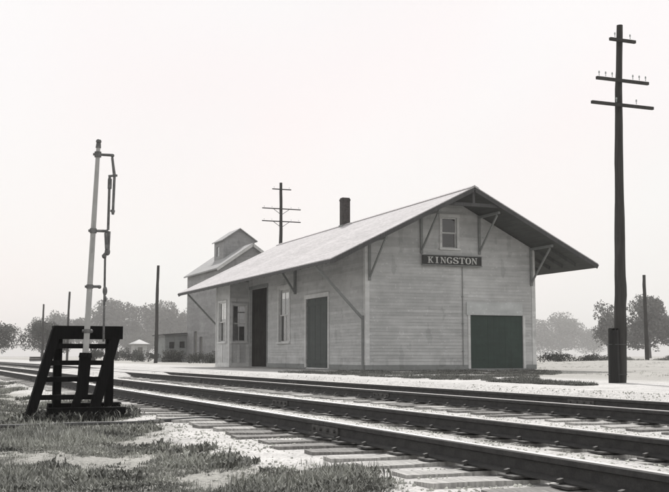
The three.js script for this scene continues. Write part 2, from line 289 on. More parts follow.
// ---------------------------------------------------------------- the depot
{
  const D = thing('railway_depot', 'weathered grey clapboard railway depot with broad overhanging gable roof', 'depot', [0, 0, 0]);
  const X0 = 15.09, X1 = 22.1, Z0 = -34.18, Z1 = -52.6, Y0 = 0.3;
  const PX = 18.56, PY = 6.84, SL = 0.5, EL = 13.02, ER = 23.76, ZF = -32.38, ZB = -53.69;
  const roofTop = (x) => PY - SL * Math.abs(x - PX), under = (x) => roofTop(x) - 0.2;
  const gmap = (u, v, o) => [u, v, Z0 + o];            // gable end: u = X, outwards = +z
  const smap = (u, v, o) => [X0 - o, v, u];            // track side: u = z, outwards = -x
  const gholes = [[18.16, 18.78, 4.78, 5.92], [19.3, 21.56, 0.36, 2.33]];
  const sholes = [[-40.15, -37.75, 0.36, 3.12], [-43.55, -42.2, 1.42, 3.72], [-47.9, -45.2, 0.32, 3.95], [-50.28, -48.16, 0.4, 4.1]];
  const fholes = [[15.36, 16.6, 2.3, 3.85]];
  // walls
  const gOut = [[X0, Y0], [X1, Y0], [X1, under(X1)], [PX, under(PX)], [X0, under(X0)]];
  const gw = mesh('gable_wall', place(wallPanel(gOut, gholes, 0.14), (u, v, o) => gmap(u, v, o - 0.14)), M.siding.clone(), D); gw.material.vertexColors = false;
  const plain = gw.material;
  stuff(mesh('clapboards', lapBoards(gmap, Y0 + 0.2, 6.6, 0.118, (a, b) => { const m = (b + 0.2 - PY) / SL; return cut([[Math.max(X0 + 0.13, PX + m), Math.min(X1 - 0.13, PX - m)]].filter(q => q[1] > q[0]), gholes, a, b); }, 5), M.siding, gw));
  const sw = mesh('trackside_wall', place(wallPanel([[Z1 + 0.0, Y0], [Z0 - 0.141, Y0], [Z0 - 0.141, under(X0) - 0.05], [Z1, under(X0) - 0.05]], sholes, 0.14), (u, v, o) => smap(u, v, o - 0.14)), plain, D);
  stuff(mesh('clapboards', lapBoards(smap, Y0 + 0.2, under(X0) - 0.06, 0.118, (a, b) => cut([[Z1 + 0.13, Z0 - 0.13]], [...sholes, [-50.5, -47.9, 0, 9]], a, b), 6), M.siding, sw));
  mesh('field_side_wall', bb(X1 - 0.14, X1 - 0.001, Y0, under(X1) - 0.05, Z1, Z0 - 0.141), plain, D);
  mesh('far_gable_wall', place(wallPanel(gOut.map(([a, b]) => [a === X0 ? X0 + 0.141 : a === X1 ? X1 - 0.141 : a, b]), fholes, 0.14), (u, v, o) => [u, v, Z1 + o + 0.001]), plain, D);
  mesh('floor', bb(X0 + 0.142, X1 - 0.142, 0.2, 0.33, Z1 + 0.15, Z0 - 0.142), M.inside, D);
  mesh('partition', [bb(X0 + 0.15, X1 - 0.15, 0.34, 4.6, -48.12, -48.0), bb(X0 + 0.15, X1 - 0.15, 0.34, 4.6, -44.6, -44.5), bb(X1 - 0.3, X1 - 0.16, 0.34, 4.6, -47.9, -44.7), bb(X0 + 0.2, X1 - 0.2, 4.62, 4.7, Z1 + 0.2, Z0 - 0.2)], M.inside, D);
  // foundation skirt, water table, corner boards, frieze
  mesh('foundation', [bb(X0 + 0.05, X1 - 0.05, 0.05, Y0 - 0.002, Z1 + 0.05, Z0 - 0.05)], M.footing, D);
  mesh('skirt_board', [bb(X0 - 0.035, 19.22, Y0 + 0.03, Y0 + 0.2, Z0 + 0.002, Z0 + 0.034), bb(21.64, X1 + 0.035, Y0 + 0.03, Y0 + 0.2, Z0 + 0.002, Z0 + 0.034)], M.dullTrim, D);
  mesh('skirt_board', [[Z0 - 0.001, -37.66], [-40.24, -45.1], [-50.5, Z1]].map(([a, b]) => bb(X0 - 0.034, X0 - 0.002, Y0 + 0.03, Y0 + 0.2, b, a)), M.dullTrim, D);
  const cb = (x0, x1, z0, z1, t) => mesh('corner_board', bb(x0, x1, Y0 + 0.201, t, z0, z1), M.trim, D);
  cb(X0 - 0.004, X0 + 0.13, Z0 + 0.002, Z0 + 0.032, under(X0) - 0.02); cb(X0 - 0.034, X0 - 0.004, Z0 - 0.13, Z0 + 0.032, under(X0) - 0.06);
  cb(X1 - 0.13, X1 + 0.004, Z0 + 0.002, Z0 + 0.032, under(X1) - 0.02); cb(X1 + 0.004, X1 + 0.034, Z0 - 0.13, Z0 + 0.032, under(X1) - 0.06);
  cb(X0 - 0.034, X0 - 0.002, Z1, Z1 + 0.13, under(X0) - 0.06);
  // roof
  const roofPoly = (x0, y0, t0, t1) => { const s = new THREE.Shape(); s.moveTo(x0, y0 - t1); s.lineTo(PX, PY - t1); s.lineTo(PX, PY - t0); s.lineTo(x0, y0 - t0); s.closePath(); return s; };
  const ex = (s, a, b) => { const g = new THREE.ExtrudeGeometry(s, { depth: a - b, bevelEnabled: false }); g.translate(0, 0, b); return g; };
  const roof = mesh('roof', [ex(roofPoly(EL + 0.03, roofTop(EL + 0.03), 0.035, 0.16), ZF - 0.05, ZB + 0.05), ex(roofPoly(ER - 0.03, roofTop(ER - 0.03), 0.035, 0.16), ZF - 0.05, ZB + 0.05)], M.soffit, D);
  mesh('roofing', [ex(roofPoly(EL, roofTop(EL), 0, 0.034), ZF, ZB), ex(roofPoly(ER, roofTop(ER), 0, 0.034), ZF, ZB)], M.roof, roof);
  mesh('ridge_cap', [beam([PX - 0.085, PY - 0.02, ZF - 0.02], [PX - 0.085, PY - 0.02, ZB + 0.02], 0.2, 0.03, V(-0.447, 0.894, 0)), beam([PX + 0.085, PY - 0.02, ZF - 0.02], [PX + 0.085, PY - 0.02, ZB + 0.02], 0.2, 0.03, V(0.447, 0.894, 0))], M.roof, roof);
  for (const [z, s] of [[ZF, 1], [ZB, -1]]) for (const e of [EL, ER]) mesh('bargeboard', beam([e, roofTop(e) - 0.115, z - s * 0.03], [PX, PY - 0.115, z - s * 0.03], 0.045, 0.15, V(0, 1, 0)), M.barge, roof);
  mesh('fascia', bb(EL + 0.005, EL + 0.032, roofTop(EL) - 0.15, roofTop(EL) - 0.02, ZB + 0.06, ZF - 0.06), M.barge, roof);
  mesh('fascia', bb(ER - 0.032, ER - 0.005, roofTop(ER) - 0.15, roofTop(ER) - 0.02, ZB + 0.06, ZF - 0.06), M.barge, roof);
  // exposed rafters along the track-side overhang
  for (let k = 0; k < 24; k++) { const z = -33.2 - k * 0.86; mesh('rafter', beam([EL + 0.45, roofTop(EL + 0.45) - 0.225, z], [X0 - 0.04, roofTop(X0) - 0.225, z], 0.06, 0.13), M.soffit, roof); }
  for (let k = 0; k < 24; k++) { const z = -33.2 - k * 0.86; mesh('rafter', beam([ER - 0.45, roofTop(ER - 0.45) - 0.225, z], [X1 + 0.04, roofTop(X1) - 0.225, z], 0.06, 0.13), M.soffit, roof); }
  // purlin ends under the gable overhang
  for (const x of [15.22, 17.3, 19.72, 21.96]) mesh('purlin', bb(x - 0.045, x + 0.045, under(x) - 0.115, under(x) - 0.03, Z0 + 0.03, ZF - 0.3), M.bracket, roof);
  mesh('collar_beam', bb(PX - 1.15, PX + 1.15, 6.12, 6.24, ZF - 0.16, ZF - 0.08), M.barge, roof);
  mesh('king_post', bb(PX - 0.05, PX + 0.05, 6.245, 6.66, ZF - 0.15, ZF - 0.09), M.barge, roof);
  // chimney
  const ch = mesh('chimney', [bb(PX - 0.19, PX + 0.19, 6.3, 8.02, -44.57, -44.23)], M.brick, D);
  mesh('chimney_cap', [bb(PX - 0.205, PX + 0.205, 7.95, 8.03, -44.585, -44.215), bb(PX - 0.18, PX + 0.18, 8.02, 8.09, -44.56, -44.24)], M.brick, ch);
  mesh('flashing', bb(PX - 0.23, PX + 0.23, 6.6, 6.82, -44.61, -44.19), M.dullTrim, ch);
  // gable brackets: wall post and a strut out to the purlin
  for (const x of [15.22, 17.3, 19.72, 21.96]) {
    const u = under(x) - 0.12, b = mesh('gable_bracket', [bb(x - 0.045, x + 0.045, u - 1.35, u - 0.003, Z0 + 0.03, Z0 + 0.08), beam([x, u - 1.22, Z0 + 0.075], [x, u - 0.03, ZF - 0.45], 0.05, 0.065)], M.bracket, D);
  }
  // long corner struts under the track-side eave, small knees between
  for (const z of [-34.3, -52.5]) mesh('eave_strut', [beam([EL + 0.22, roofTop(EL + 0.22) - 0.22, z], [X0 - 0.05, 2.12, z], 0.075, 0.085), bb(X0 - 0.11, X0 - 0.036, 0.32, 2.25, z - 0.04, z + 0.04)], M.bracket, D);
  for (const z of [-41.4]) mesh('knee_bracket', [bb(X0 - 0.11, X0 - 0.022, 3.4, 4.6, z - 0.05, z + 0.05), beam([X0 - 0.1, 3.5, z], [X0 - 0.7, 4.4, z], 0.07, 0.08)], M.bracket, D);
  // windows: casing > sash, pane, sill, blind
  function windowAt(map, u0, u1, v0, v1, cols, rows, blind, trimMat = M.trim, c = 0.1) {
    const B = (a, b, y0, y1, o0, o1) => place(bb(a, b, y0, y1, o0, o1), map);
    const w = mesh('window', [B(u0 - c, u0, v0, v1, 0.0, 0.045), B(u1, u1 + c, v0, v1, 0.0, 0.045), B(u0 - c - 0.02, u1 + c + 0.02, v1 + 0.001, v1 + c * 1.3, 0.0, 0.055)], trimMat, D);
    mesh('sill', B(u0 - c - 0.03, u1 + c + 0.03, v0 - 0.07, v0 - 0.001, 0.0, 0.09), trimMat, w);
    const s = 0.045, mid = (v0 + v1) / 2;
    const sash = (y0, y1, o) => mesh('sash', [B(u0 + 0.002, u0 + s, y0, y1, o, o + 0.035), B(u1 - s, u1 - 0.002, y0, y1, o, o + 0.035), B(u0 + s, u1 - s, y0, y0 + s, o, o + 0.035), B(u0 + s, u1 - s, y1 - s, y1, o, o + 0.035),
      ...Array.from({ length: cols - 1 }, (_, k) => { const x = lerp(u0, u1, (k + 1) / cols); return B(x - 0.015, x + 0.015, y0 + s, y1 - s, o + 0.004, o + 0.03); })], trimMat, w);
    sash(mid - 0.02, v1 - 0.002, -0.06); sash(v0 + 0.002, mid + 0.02, -0.1);
    for (const [y0, y1, o] of [[mid + s - 0.02, v1 - s, -0.045], [v0 + s, mid - s + 0.02, -0.085]]) for (let k = 0; k < cols; k++) mesh('pane', B(lerp(u0 + s, u1 - s, k / cols), lerp(u0 + s, u1 - s, (k + 1) / cols), y0, y1, o, o + 0.003), M.glass, w);
    if (blind) mesh('roller_blind', B(u0 + 0.03, u1 - 0.03, blind, v1 - 0.03, -0.125, -0.12), M.blind, w);
    return w;
  }
  windowAt(gmap, ...gholes[0], 1, 2, 0);
  windowAt((u, v, o) => [u, v, Z1 - o], ...fholes[0], 1, 1, 0);  // window added in the unseen far gable so sky shows through the bay
  windowAt(smap, ...sholes[1], 2, 2, 3.3, M.trim, 0.12);
  // loft room behind the gable window is closed by the ceiling board already; freight doors
  {
    const [a, b, c, d] = gholes[1];
    const dr = mesh('freight_door', bb(a + 0.01, b - 0.01, c, d - 0.005, Z0 - 0.09, Z0 - 0.03), M.green, D);
    for (let k = 0; k < 9; k++) mesh('door_board', bb(lerp(a + 0.012, b - 0.012, k / 9) + 0.001, lerp(a + 0.012, b - 0.012, (k + 1) / 9) - 0.001, c + 0.01, d - 0.01, Z0 - 0.029, Z0 - 0.012 - 0.0015 * (k % 3)), M.green, dr);
    for (const q of [bb(a - 0.1, a, c, d, Z0 + 0.003, Z0 + 0.04), bb(b, b + 0.1, c, d, Z0 + 0.003, Z0 + 0.04)]) mesh('door_casing', q, M.trim, D);
    mesh('door_sill', bb(a - 0.12, b + 0.12, c - 0.09, c - 0.002, Z0 - 0.02, Z0 + 0.09), M.dullTrim, D);
    mesh('door_header', bb(a - 0.16, b - 0.02, d + 0.002, d + 0.47, Z0 + 0.024, Z0 + 0.05), M.patch, D);
  }
  {
    const [a, b, c, d] = sholes[0], t = 2.72;
    const dr = mesh('trackside_door', bb(X0 + 0.05, X0 + 0.1, c, d - 0.005, a + 0.01, b - 0.01), M.door, D);
    for (let k = 0; k < 8; k++) mesh('door_board', bb(X0 + 0.028 + 0.003 * (k % 2), X0 + 0.049, c + 0.01, d - 0.02, lerp(a, b, k / 8) + 0.006, lerp(a, b, (k + 1) / 8) - 0.004), M.door, dr);
    mesh('door_rail', [bb(X0 + 0.008, X0 + 0.026, c + 0.15, c + 0.32, a + 0.02, b - 0.02), bb(X0 + 0.008, X0 + 0.026, d - 0.3, d - 0.14, a + 0.02, b - 0.02)], M.door, dr);
    mesh('door_casing', [bb(X0 - 0.045, X0 - 0.003, c, d, a - 0.13, a), bb(X0 - 0.045, X0 - 0.003, c, d, b, b + 0.13), bb(X0 - 0.06, X0 - 0.003, d + 0.001, d + 0.17, a - 0.16, b + 0.16)], M.trim, D);
  }
  {
    const [a, b, c, d] = sholes[2];
    mesh('doorway_casing', [bb(X0 - 0.04, X0 - 0.003, c, d, b, b + 0.1), bb(X0 - 0.04, X0 - 0.003, d + 0.001, d + 0.14, a, b + 0.13)], M.bracket, D);
  }
  // operator's bay
  {
    const bx = 14.17, za = -48.03, zb = -50.4, top = roofTop(bx) - 0.3;
    const nmap = (u, v, o) => [u, v, za + o], fmap = (u, v, o) => [bx - o, v, u];
    const nh = [[14.3, 14.96, 1.5, 3.22]], fh = [[-49.85, -48.6, 1.5, 3.4]];
    const bay = mesh('bay', [place(wallPanel([[bx, Y0], [X0 - 0.003, Y0], [X0 - 0.003, top], [bx, top]], nh, 0.1), (u, v, o) => nmap(u, v, o - 0.1)),
      place(wallPanel([[zb, Y0], [za - 0.101, Y0], [za - 0.101, top], [zb, top]], fh, 0.1), (u, v, o) => fmap(u, v, o - 0.1)), bb(bx + 0.101, X0 - 0.003, Y0, top, zb, zb + 0.1)], plain, D);
    mesh('panel_moulding', [bb(bx + 0.002, bx + 0.1, Y0, 1.36, za + 0.001, za + 0.03), bb(14.57, 14.67, 0.5, 1.36, za + 0.001, za + 0.028), bb(X0 - 0.12, X0 - 0.004, Y0, 1.36, za + 0.001, za + 0.03), bb(bx + 0.101, X0 - 0.121, Y0, 0.49, za + 0.001, za + 0.03), bb(bx - 0.0, X0 - 0.01, 3.4, 3.55, za + 0.001, za + 0.03), bb(bx + 0.002, bx + 0.09, 1.37, 3.39, za + 0.001, za + 0.028),
      bb(bx - 0.03, bx - 0.001, Y0, top, za - 0.1, za + 0.03), bb(bx - 0.03, bx - 0.001, Y0, top, zb, zb + 0.1), bb(bx - 0.03, bx - 0.001, Y0, 0.5, zb + 0.101, za - 0.101), bb(bx - 0.028, bx - 0.001, 0.501, 1.36, -49.3, -49.2)], M.trim, bay);
    windowAt(nmap, ...nh[0], 2, 2, 0, M.trim, 0.07);
    windowAt(fmap, ...fh[0], 2, 2, 2.6, M.trim, 0.07);
    mesh('bay_partition', bb(bx + 0.11, X0 + 0.0, Y0 + 0.02, Y0 + 0.1, zb + 0.11, za - 0.11), M.inside, D);
  }
  // conduit running down the gable from the sign
  mesh('conduit', [rod([18.98, 0.45, Z0 + 0.045], [18.98, 4.1, Z0 + 0.045], 0.015, 0.015, 8), ...[1, 2, 3].map(y => box(0.07, 0.03, 0.035, 18.98, y, Z0 + 0.04))], M.dullTrim, D);
}
// station sign
{
  const S = thing('station_sign', 'long black name board lettered KINGSTON high on the gable', 'sign', [18.52, 4.15, -34.06]);
  mesh('board', bb(-1.22, 1.22, 0, 0.33, -0.03, 0.03), M.sign, S);
  mesh('moulding', [bb(-1.25, 1.25, 0.331, 0.36, -0.03, 0.045), bb(-1.25, 1.25, -0.03, -0.001, -0.03, 0.045)], M.dullTrim, S);
  const font = await new FontLoader().loadAsync('fonts/droid/droid_serif_bold.typeface.json');
  const word = 'KINGSTON', h = 0.235; let x = -1.04;
  const adv = 2.08 / word.length;
  for (const c of word) {
    const g = new TextGeometry(c, { font, size: h, depth: 0.012, curveSegments: 5, bevelEnabled: false }); g.computeBoundingBox();
    const b = g.boundingBox, w = b.max.x - b.min.x, want = c === 'I' ? 0.13 : 0.235; g.translate(-b.min.x - w / 2, 0, 0); g.scale(want / w, 1, 1); g.translate(x + adv / 2, 0.048, 0.031);
    mesh('letter', g, M.letters, S); x += adv;
  }
  for (const px of [-1.1, 1.1]) mesh('hanger', bb(px - 0.03, px + 0.03, 0.1, 0.25, -0.1, -0.031), M.dullTrim, S);
}

// ---------------------------------------------------------------- mail crane
{
  const C = thing('mail_crane', 'tall mail crane, pale leaning mast on a black timber step frame', 'mail crane', [2.12, 0, -13.68]);
  const W = 0.39;
  const topA = [-0.36, 1.15, 0.0], topB = [0.40, 1.15, 0.0], sl = [-0.37, -1.2, 0.3];
  for (const p of [topA, topB]) mesh('stringer', beam(p, [p[0] + sl[0], p[1] + sl[1], p[2] + sl[2]], 0.11, 0.15, V(0, 0, 1)), M.black, C);
  mesh('top_plank', bb(-0.40, 0.46, 1.035, 1.2, -0.16, 0.1), M.black, C);
  for (const x of [-0.325, 0.33]) mesh('post', bb(x - 0.05, x + 0.05, -0.05, 1.034, -0.15, -0.05), M.black, C);
  for (const [y, ext] of [[0.945, -0.03], [0.735, -0.01], [0.53, -0.01], [0.31, -0.02]]) {
    const t = (1.15 - y) / 1.2, ox = sl[0] * t, oz = sl[2] * t;
    mesh('tread', bb(topA[0] + ox - 0.05 - ext, topB[0] + ox + 0.02, y - 0.03, y + 0.03, oz - 0.07, oz + 0.05), M.black, C);
  }
  // footing timbers
  mesh('footing_timber', bb(-0.5, 0.44, 0.0, 0.19, 0.34, 0.5), M.black, C); mesh('footing_timber', bb(-0.42, 0.5, 0.0, 0.22, -0.3, -0.12), M.black, C);
  for (const x of [-0.5, 0.36]) mesh('footing_timber', bb(x - 0.08, x + 0.08, -0.08, 0.0, -0.5, 0.42), M.black, C);
  // mast: black socket with two splayed legs, pale pipe, arms folded down
  mesh('mast_socket', [beam([-0.07, 0.3, 0.27], [-0.035, 0.83, 0.27], 0.13, 0.13, V(0, 0, 1)), beam([-0.05, 0.5, 0.27], [-0.2, 0.05, 0.3], 0.09, 0.09, V(0, 0, 1)), rod([-0.035, 0.8, 0.27], [-0.033, 0.86, 0.27], 0.085, 0.075)], M.black, C);
  const mx = (y) => -0.036 + (y - 0.75) * 0.0365, mz = 0.27;
  const mast = mesh('mast', [rod([mx(0.7), 0.7, mz], [mx(2.4), 2.4, mz], 0.038, 0.033, 14), rod([mx(2.4), 2.4, mz], [mx(3.48), 3.48, mz], 0.033, 0.026, 14)], M.mast, C);
  mesh('finial', [rod([mx(3.47), 3.47, mz], [mx(3.53), 3.53, mz], 0.035, 0.03), ball(mx(3.56), 3.555, mz, 0.036, 0.9)], M.craneIron, mast);
  const collar = (y, len, th = 0.07) => mesh('bracket', [rod([mx(y) - 0.0, y - th / 2, mz], [mx(y), y + th / 2, mz], 0.044, 0.044), rod([mx(y) - 0.06, y, mz], [mx(y) + len, y + 0.005, mz], 0.017, 0.02), ball(mx(y) + len, y, mz, 0.025)], M.craneIron, C);
  collar(3.385, 0.185); collar(2.40, 0.17, 0.06); collar(1.69, 0.12, 0.05); collar(1.13, 0.05, 0.05);
  const ax = (px) => (px - 87.8) / 78.4 / 0.93;
  mesh('upper_arm', [rod([ax(105.5), 3.36, mz], [ax(108), 3.12, mz], 0.016, 0.02), rod([ax(102.5), 3.115, mz], [ax(110.5), 3.13, mz], 0.016), rod([ax(103.6), 3.12, mz], [ax(103.2), 2.42, mz], 0.017), rod([ax(103.8), 3.08, mz], [ax(103.7), 2.95, mz], 0.026), rod([ax(108), 3.12, mz], [ax(107.3), 2.62, mz], 0.017), ball(ax(107.3), 2.66, mz, 0.024, 1.6), rod([ax(105), 2.67, mz], [ax(109), 2.66, mz], 0.015)], M.craneIron, C);
  mesh('lower_arm', [rod([ax(101), 2.38, mz + 0.02], [ax(102), 2.17, mz + 0.02], 0.022), rod([ax(104), 2.4, mz], [ax(103.5), 2.15, mz], 0.022), ball(ax(103), 2.14, mz, 0.036, 1.4), rod([ax(99), 2.08, mz], [ax(103.5), 2.15, mz], 0.02), ball(ax(100.2), 2.08, mz, 0.03)], M.craneIron, C);
  mesh('hanging_rod', [rod([ax(101), 2.1, mz], [ax(101.2), 1.72, mz], 0.014), rod([ax(101.2), 1.72, mz], [ax(101.3), 1.0, mz], 0.014), ball(ax(101.6), 1.64, mz, 0.03, 2), ball(ax(102), 1.54, mz, 0.02, 2)], M.craneIron, C);
}

// ---------------------------------------------------------------- utility poles
function pole(name, label, x, z, base, top, r0, r1, arms, lean = 0, group = 'telegraph poles', stubbed) {
  const P = thing(name, label, 'telegraph pole', [x, base, z], group), H = top - base;
  const g = new THREE.CylinderGeometry(r1, r0, H + 0.3, 14, 40), p = g.attributes.position;
  for (let i = 0; i < p.count; i++) { const y = p.getY(i) + (H - 0.3) / 2, a = Math.atan2(p.getZ(i), p.getX(i)), k = 1 + 0.12 * (vnoise(a * 2 + 9, y * 2.6, 3) - 0.5) * 2; p.setXYZ(i, p.getX(i) * k + lean * y / H + 0.02 * Math.sin(y * 0.9), y, p.getZ(i) * k); }
  g.computeVertexNormals(); mesh('shaft', g, M.pole, P);
  for (const [y, w, pins, dx] of arms) {
    const h = y - base, lx = lean * h / H + (dx || 0), a = mesh('crossarm', beam([lx - w / 2, h, r1 + 0.05], [lx + w / 2, h, r1 + 0.05], 0.06, 0.06), M.pole, P);
    for (const t of pins) mesh('insulator', [rod([lx + t * w / 2, h + 0.05, r1 + 0.05], [lx + t * w / 2, h + 0.12, r1 + 0.05], 0.008), rod([lx + t * w / 2, h + 0.11, r1 + 0.05], [lx + t * w / 2, h + 0.15, r1 + 0.05], 0.018, 0.012, 8)], M.insul, a);
    if (w > 1.6) mesh('arm_brace', [beam([lx - w * 0.2, h - 0.03, r1 + 0.03], [lx, h - 0.38, r1 + 0.02], 0.02, 0.03), beam([lx + w * 0.2, h - 0.03, r1 + 0.03], [lx, h - 0.38, r1 + 0.02], 0.02, 0.03)], M.iron, a);
  }
  return P;
}
const five = [-0.93, -0.7, -0.45, 0.45, 0.7, 0.93];
{
  const P = pole('telegraph_pole', 'tall dark telegraph pole with three crossarms rising beside the platform', 13.36, -17.6, 0.2, 7.72, 0.135, 0.06, [[7.36, 0.64, [-0.6, 0.6]], [6.5, 1.3, [-0.9, -0.65, -0.4, 0.4, 0.65, 0.9], 0.0], [5.98, 1.54, [-0.2, 0.45], 0.0]], 0.24);
  const g = new THREE.CylinderGeometry(0.1, 0.12, 1.25, 9, 4), p = g.attributes.position;
  for (let i = 0; i < p.count; i++) p.setXYZ(i, p.getX(i) * (1 + 0.12 * (hash2(i % 9, 3, 4) - 0.5)) - 0.17, p.getY(i) + 0.53 + (p.getY(i) > 0.6 ? 0.06 * (hash2(i, 2, 2) - 0.5) : 0), p.getZ(i) + 0.06);
  g.computeVertexNormals(); const s = mesh('stub_post', g, M.stub, P);
  mesh('binding_wire', [0.25, 0.85].map(y => { const t = new THREE.TorusGeometry(0.203, 0.009, 6, 24); t.scale(1.05, 0.72, 1); t.rotateX(Math.PI / 2); t.translate(-0.08, y, 0.03); return t; }), M.iron, s);
}
pole('telegraph_pole', 'telegraph pole with three crossarms standing behind the depot roof', 21.5, -62, 0.28, 11.7, 0.14, 0.09, [[11.26, 1.25, [-0.8, 0.8]], [10.02, 2.55, [-0.9, -0.5, 0.5, 0.9]], [9.22, 2.55, [-0.9, -0.5, 0.5, 0.9]]], 0.05);
pole('telegraph_pole', 'bare dark pole between the mail crane and the depot', 17.6, -79.4, 0.2, 7.72, 0.15, 0.1, [], 0.08);
pole('telegraph_pole', 'thin bare pole rising just behind the mail crane mast', 18.3, -132, 0.2, 8.7, 0.15, 0.12, [], 0.1);
pole('telegraph_pole', 'thin pole by the dark stack of ties at far left', 15.6, -134, 0.2, 7.2, 0.15, 0.1, [], 0);
pole('telegraph_pole', 'bare pole in the pale field at the right edge', 52.3, -65.5, 0.1, 7, 0.17, 0.12, [], -0.05);

// ---------------------------------------------------------------- grain elevator and sheds
{
  const E = thing('grain_elevator', 'tall pale grey grain elevator with cupola beyond the depot', 'grain elevator', [0, 0, 0]);
  const xa = 23.92, xb = 29.54, zf = -84.3, zb = -95, px = 26.73, py = 10.28, sl = 0.7, eL = 23.62, eR = 29.84;
  const top = (x) => py - sl * Math.abs(x - px) - 0.16;
  const holes = [[-92.4, -91.3, 0.5, 3.0], [-90.4, -89.4, 0.6, 2.5]];
  const plain = M.elevator.clone(); plain.vertexColors = false;
  const w = mesh('gable_wall', place(wallPanel([[xa, 0.1], [xb, 0.1], [xb, top(xb)], [px, top(px)], [xa, top(xa)]], [], 0.2), (u, v, o) => [u, v, zf - 0.2 + o]), plain, E);
  const sw = mesh('side_wall', place(wallPanel([[zb, 0.1], [zf - 0.201, 0.1], [zf - 0.201, top(xa)], [zb, top(xa)]], holes, 0.2), (u, v, o) => [xa + 0.2 - o, v, u]), plain, E);
  mesh('side_wall', bb(xb - 0.2, xb, 0.1, top(xb), zb, zf - 0.201), plain, E); mesh('rear_wall', bb(xa + 0.201, xb - 0.201, 0.1, top(xa), zb, zb + 0.2), plain, E);
  stuff(mesh('clapboards', lapBoards((u, v, o) => [u, v, zf + o], 0.3, 10.1, 0.2, (a, b) => { const m = (b + 0.16 - py) / sl; return [[Math.max(xa, px + m), Math.min(xb, px - m)]].filter(q => q[1] > q[0]); }, 15, 0.014), M.elevator, w));
  stuff(mesh('clapboards', lapBoards((u, v, o) => [xa - o, v, u], 0.3, top(xa), 0.2, (a, b) => cut([[zb, zf]], holes, a, b), 16, 0.014), M.elevator, sw));
  for (const [a, b, c, d] of holes) mesh('door', bb(xa + 0.12, xa + 0.16, c, d, a, b), M.plank, E);
  const slab = (x, y, q, r2, a, b, t0, t1) => { const s = new THREE.Shape(); s.moveTo(x, y - t1); s.lineTo(q, r2 - t1); s.lineTo(q, r2 - t0); s.lineTo(x, y - t0); s.closePath(); const g = new THREE.ExtrudeGeometry(s, { depth: a - b, bevelEnabled: false }); g.translate(0, 0, b); return g; };
  const yR = (x) => py - sl * Math.abs(x - px);
  const rf = mesh('roof', [slab(eL, yR(eL), px, py, zf + 0.35, zb - 0.3, 0, 0.12), slab(eR, yR(eR), px, py, zf + 0.35, zb - 0.3, 0, 0.12)], M.elevRoof, E);
  mesh('rake_trim', [beam([eL, yR(eL) - 0.16, zf + 0.33], [px, py - 0.16, zf + 0.33], 0.05, 0.2), beam([eR, yR(eR) - 0.16, zf + 0.33], [px, py - 0.16, zf + 0.33], 0.05, 0.2)], M.elevTrim, rf);
  // cupola
  const ca = 25.3, cb = 28.1, cz = -87.9, cw = -90.9, cp = 11.98, cs = 0.68, cE = 25.12;
  const cTop = (x) => cp - cs * Math.abs(x - px) - 0.1;
  const ch = [[-90.2, -89.3, 9.6, 10.45]];
  const cu = mesh('cupola', [place(wallPanel([[ca, 8], [cb, 8], [cb, cTop(cb)], [px, cTop(px)], [ca, cTop(ca)]], [], 0.12), (u, v, o) => [u, v, cz - 0.12 + o]), place(wallPanel([[cw, 8], [cz - 0.121, 8], [cz - 0.121, cTop(ca)], [cw, cTop(ca)]], ch, 0.12), (u, v, o) => [ca + 0.12 - o, v, u]), bb(cb - 0.12, cb, 8, cTop(cb), cw, cz - 0.121), bb(ca + 0.121, cb - 0.121, 8, cTop(ca), cw, cw + 0.1)], plain, E);
  mesh('cupola_window', bb(ca + 0.06, ca + 0.065, 9.6, 10.45, -90.2, -89.3), M.glass, cu);
  mesh('cupola_roof', [slab(cE, cp - cs * (px - cE), px, cp, cz + 0.2, cw - 0.2, 0, 0.08), slab(2 * px - cE, cp - cs * (px - cE), px, cp, cz + 0.2, cw - 0.2, 0, 0.08)], M.elevRoof, cu);
}
{
  const S = thing('shed', 'low flat-roofed grey shed against the side of the grain elevator', 'shed', [0, 0, 0]);
  const w = mesh('wall', place(wallPanel([[21.9, 0.1], [24.6, 0.1], [24.6, 2.85], [21.9, 2.68]], [[22.3, 22.8, 1.5, 2.1], [23.25, 23.75, 1.55, 2.15]], 0.15), (u, v, o) => [u, v, -95 - 0.15 + o]), M.dullTrim, S);
  mesh('side_wall', bb(21.9, 22.05, 0.1, 2.66, -99, -95.151), M.dullTrim, S);
  mesh('roof', beam([21.65, 2.74, -97], [24.8, 2.96, -97], 4.6, 0.12), M.barge, S);
  for (const x of [22.3, 23.25]) mesh('window', bb(x, x + 0.5, 1.5 + (x > 23 ? 0.05 : 0), 2.1 + (x > 23 ? 0.05 : 0), -95.11, -95.1), M.glass, S);
  mesh('rear_wall', [bb(21.9, 24.6, 0.1, 2.6, -99.15, -99.001), bb(24.45, 24.6, 0.1, 2.78, -99, -95.151)], M.dullTrim, S);
}
{
  const H = thing('hut', 'small distant hut with pale hipped roof left of the elevator', 'hut', [27, 0.1, -131]);
  mesh('wall', [bb(-0.8, 0.8, 0, 2.2, -1.2, 0.6)], M.elevTrim, H);
  const g = new THREE.ConeGeometry(1.7, 0.6, 4); g.rotateY(Math.PI / 4); g.scale(0.95, 1, 1); g.translate(0, 2.5, -0.3); mesh('roof', g, M.elevRoof, H);
  mesh('door', bb(-0.35, 0.25, 0, 1.8, 0.601, 0.63), M.plank, H);
  const T = thing('tie_stack', 'dark low stack of ties beside the track at far left', 'tie stack', [12.7, 0.2, -112]);
  for (let r = 0; r < 3; r++) for (let k = 0; k < 4; k++) mesh('tie', box(1.7, 0.18, 0.22, 0.03 * ((k * 7 + r * 3) % 4), 0.05 + r * 0.2, -k * 0.26), M.pole, T);
}

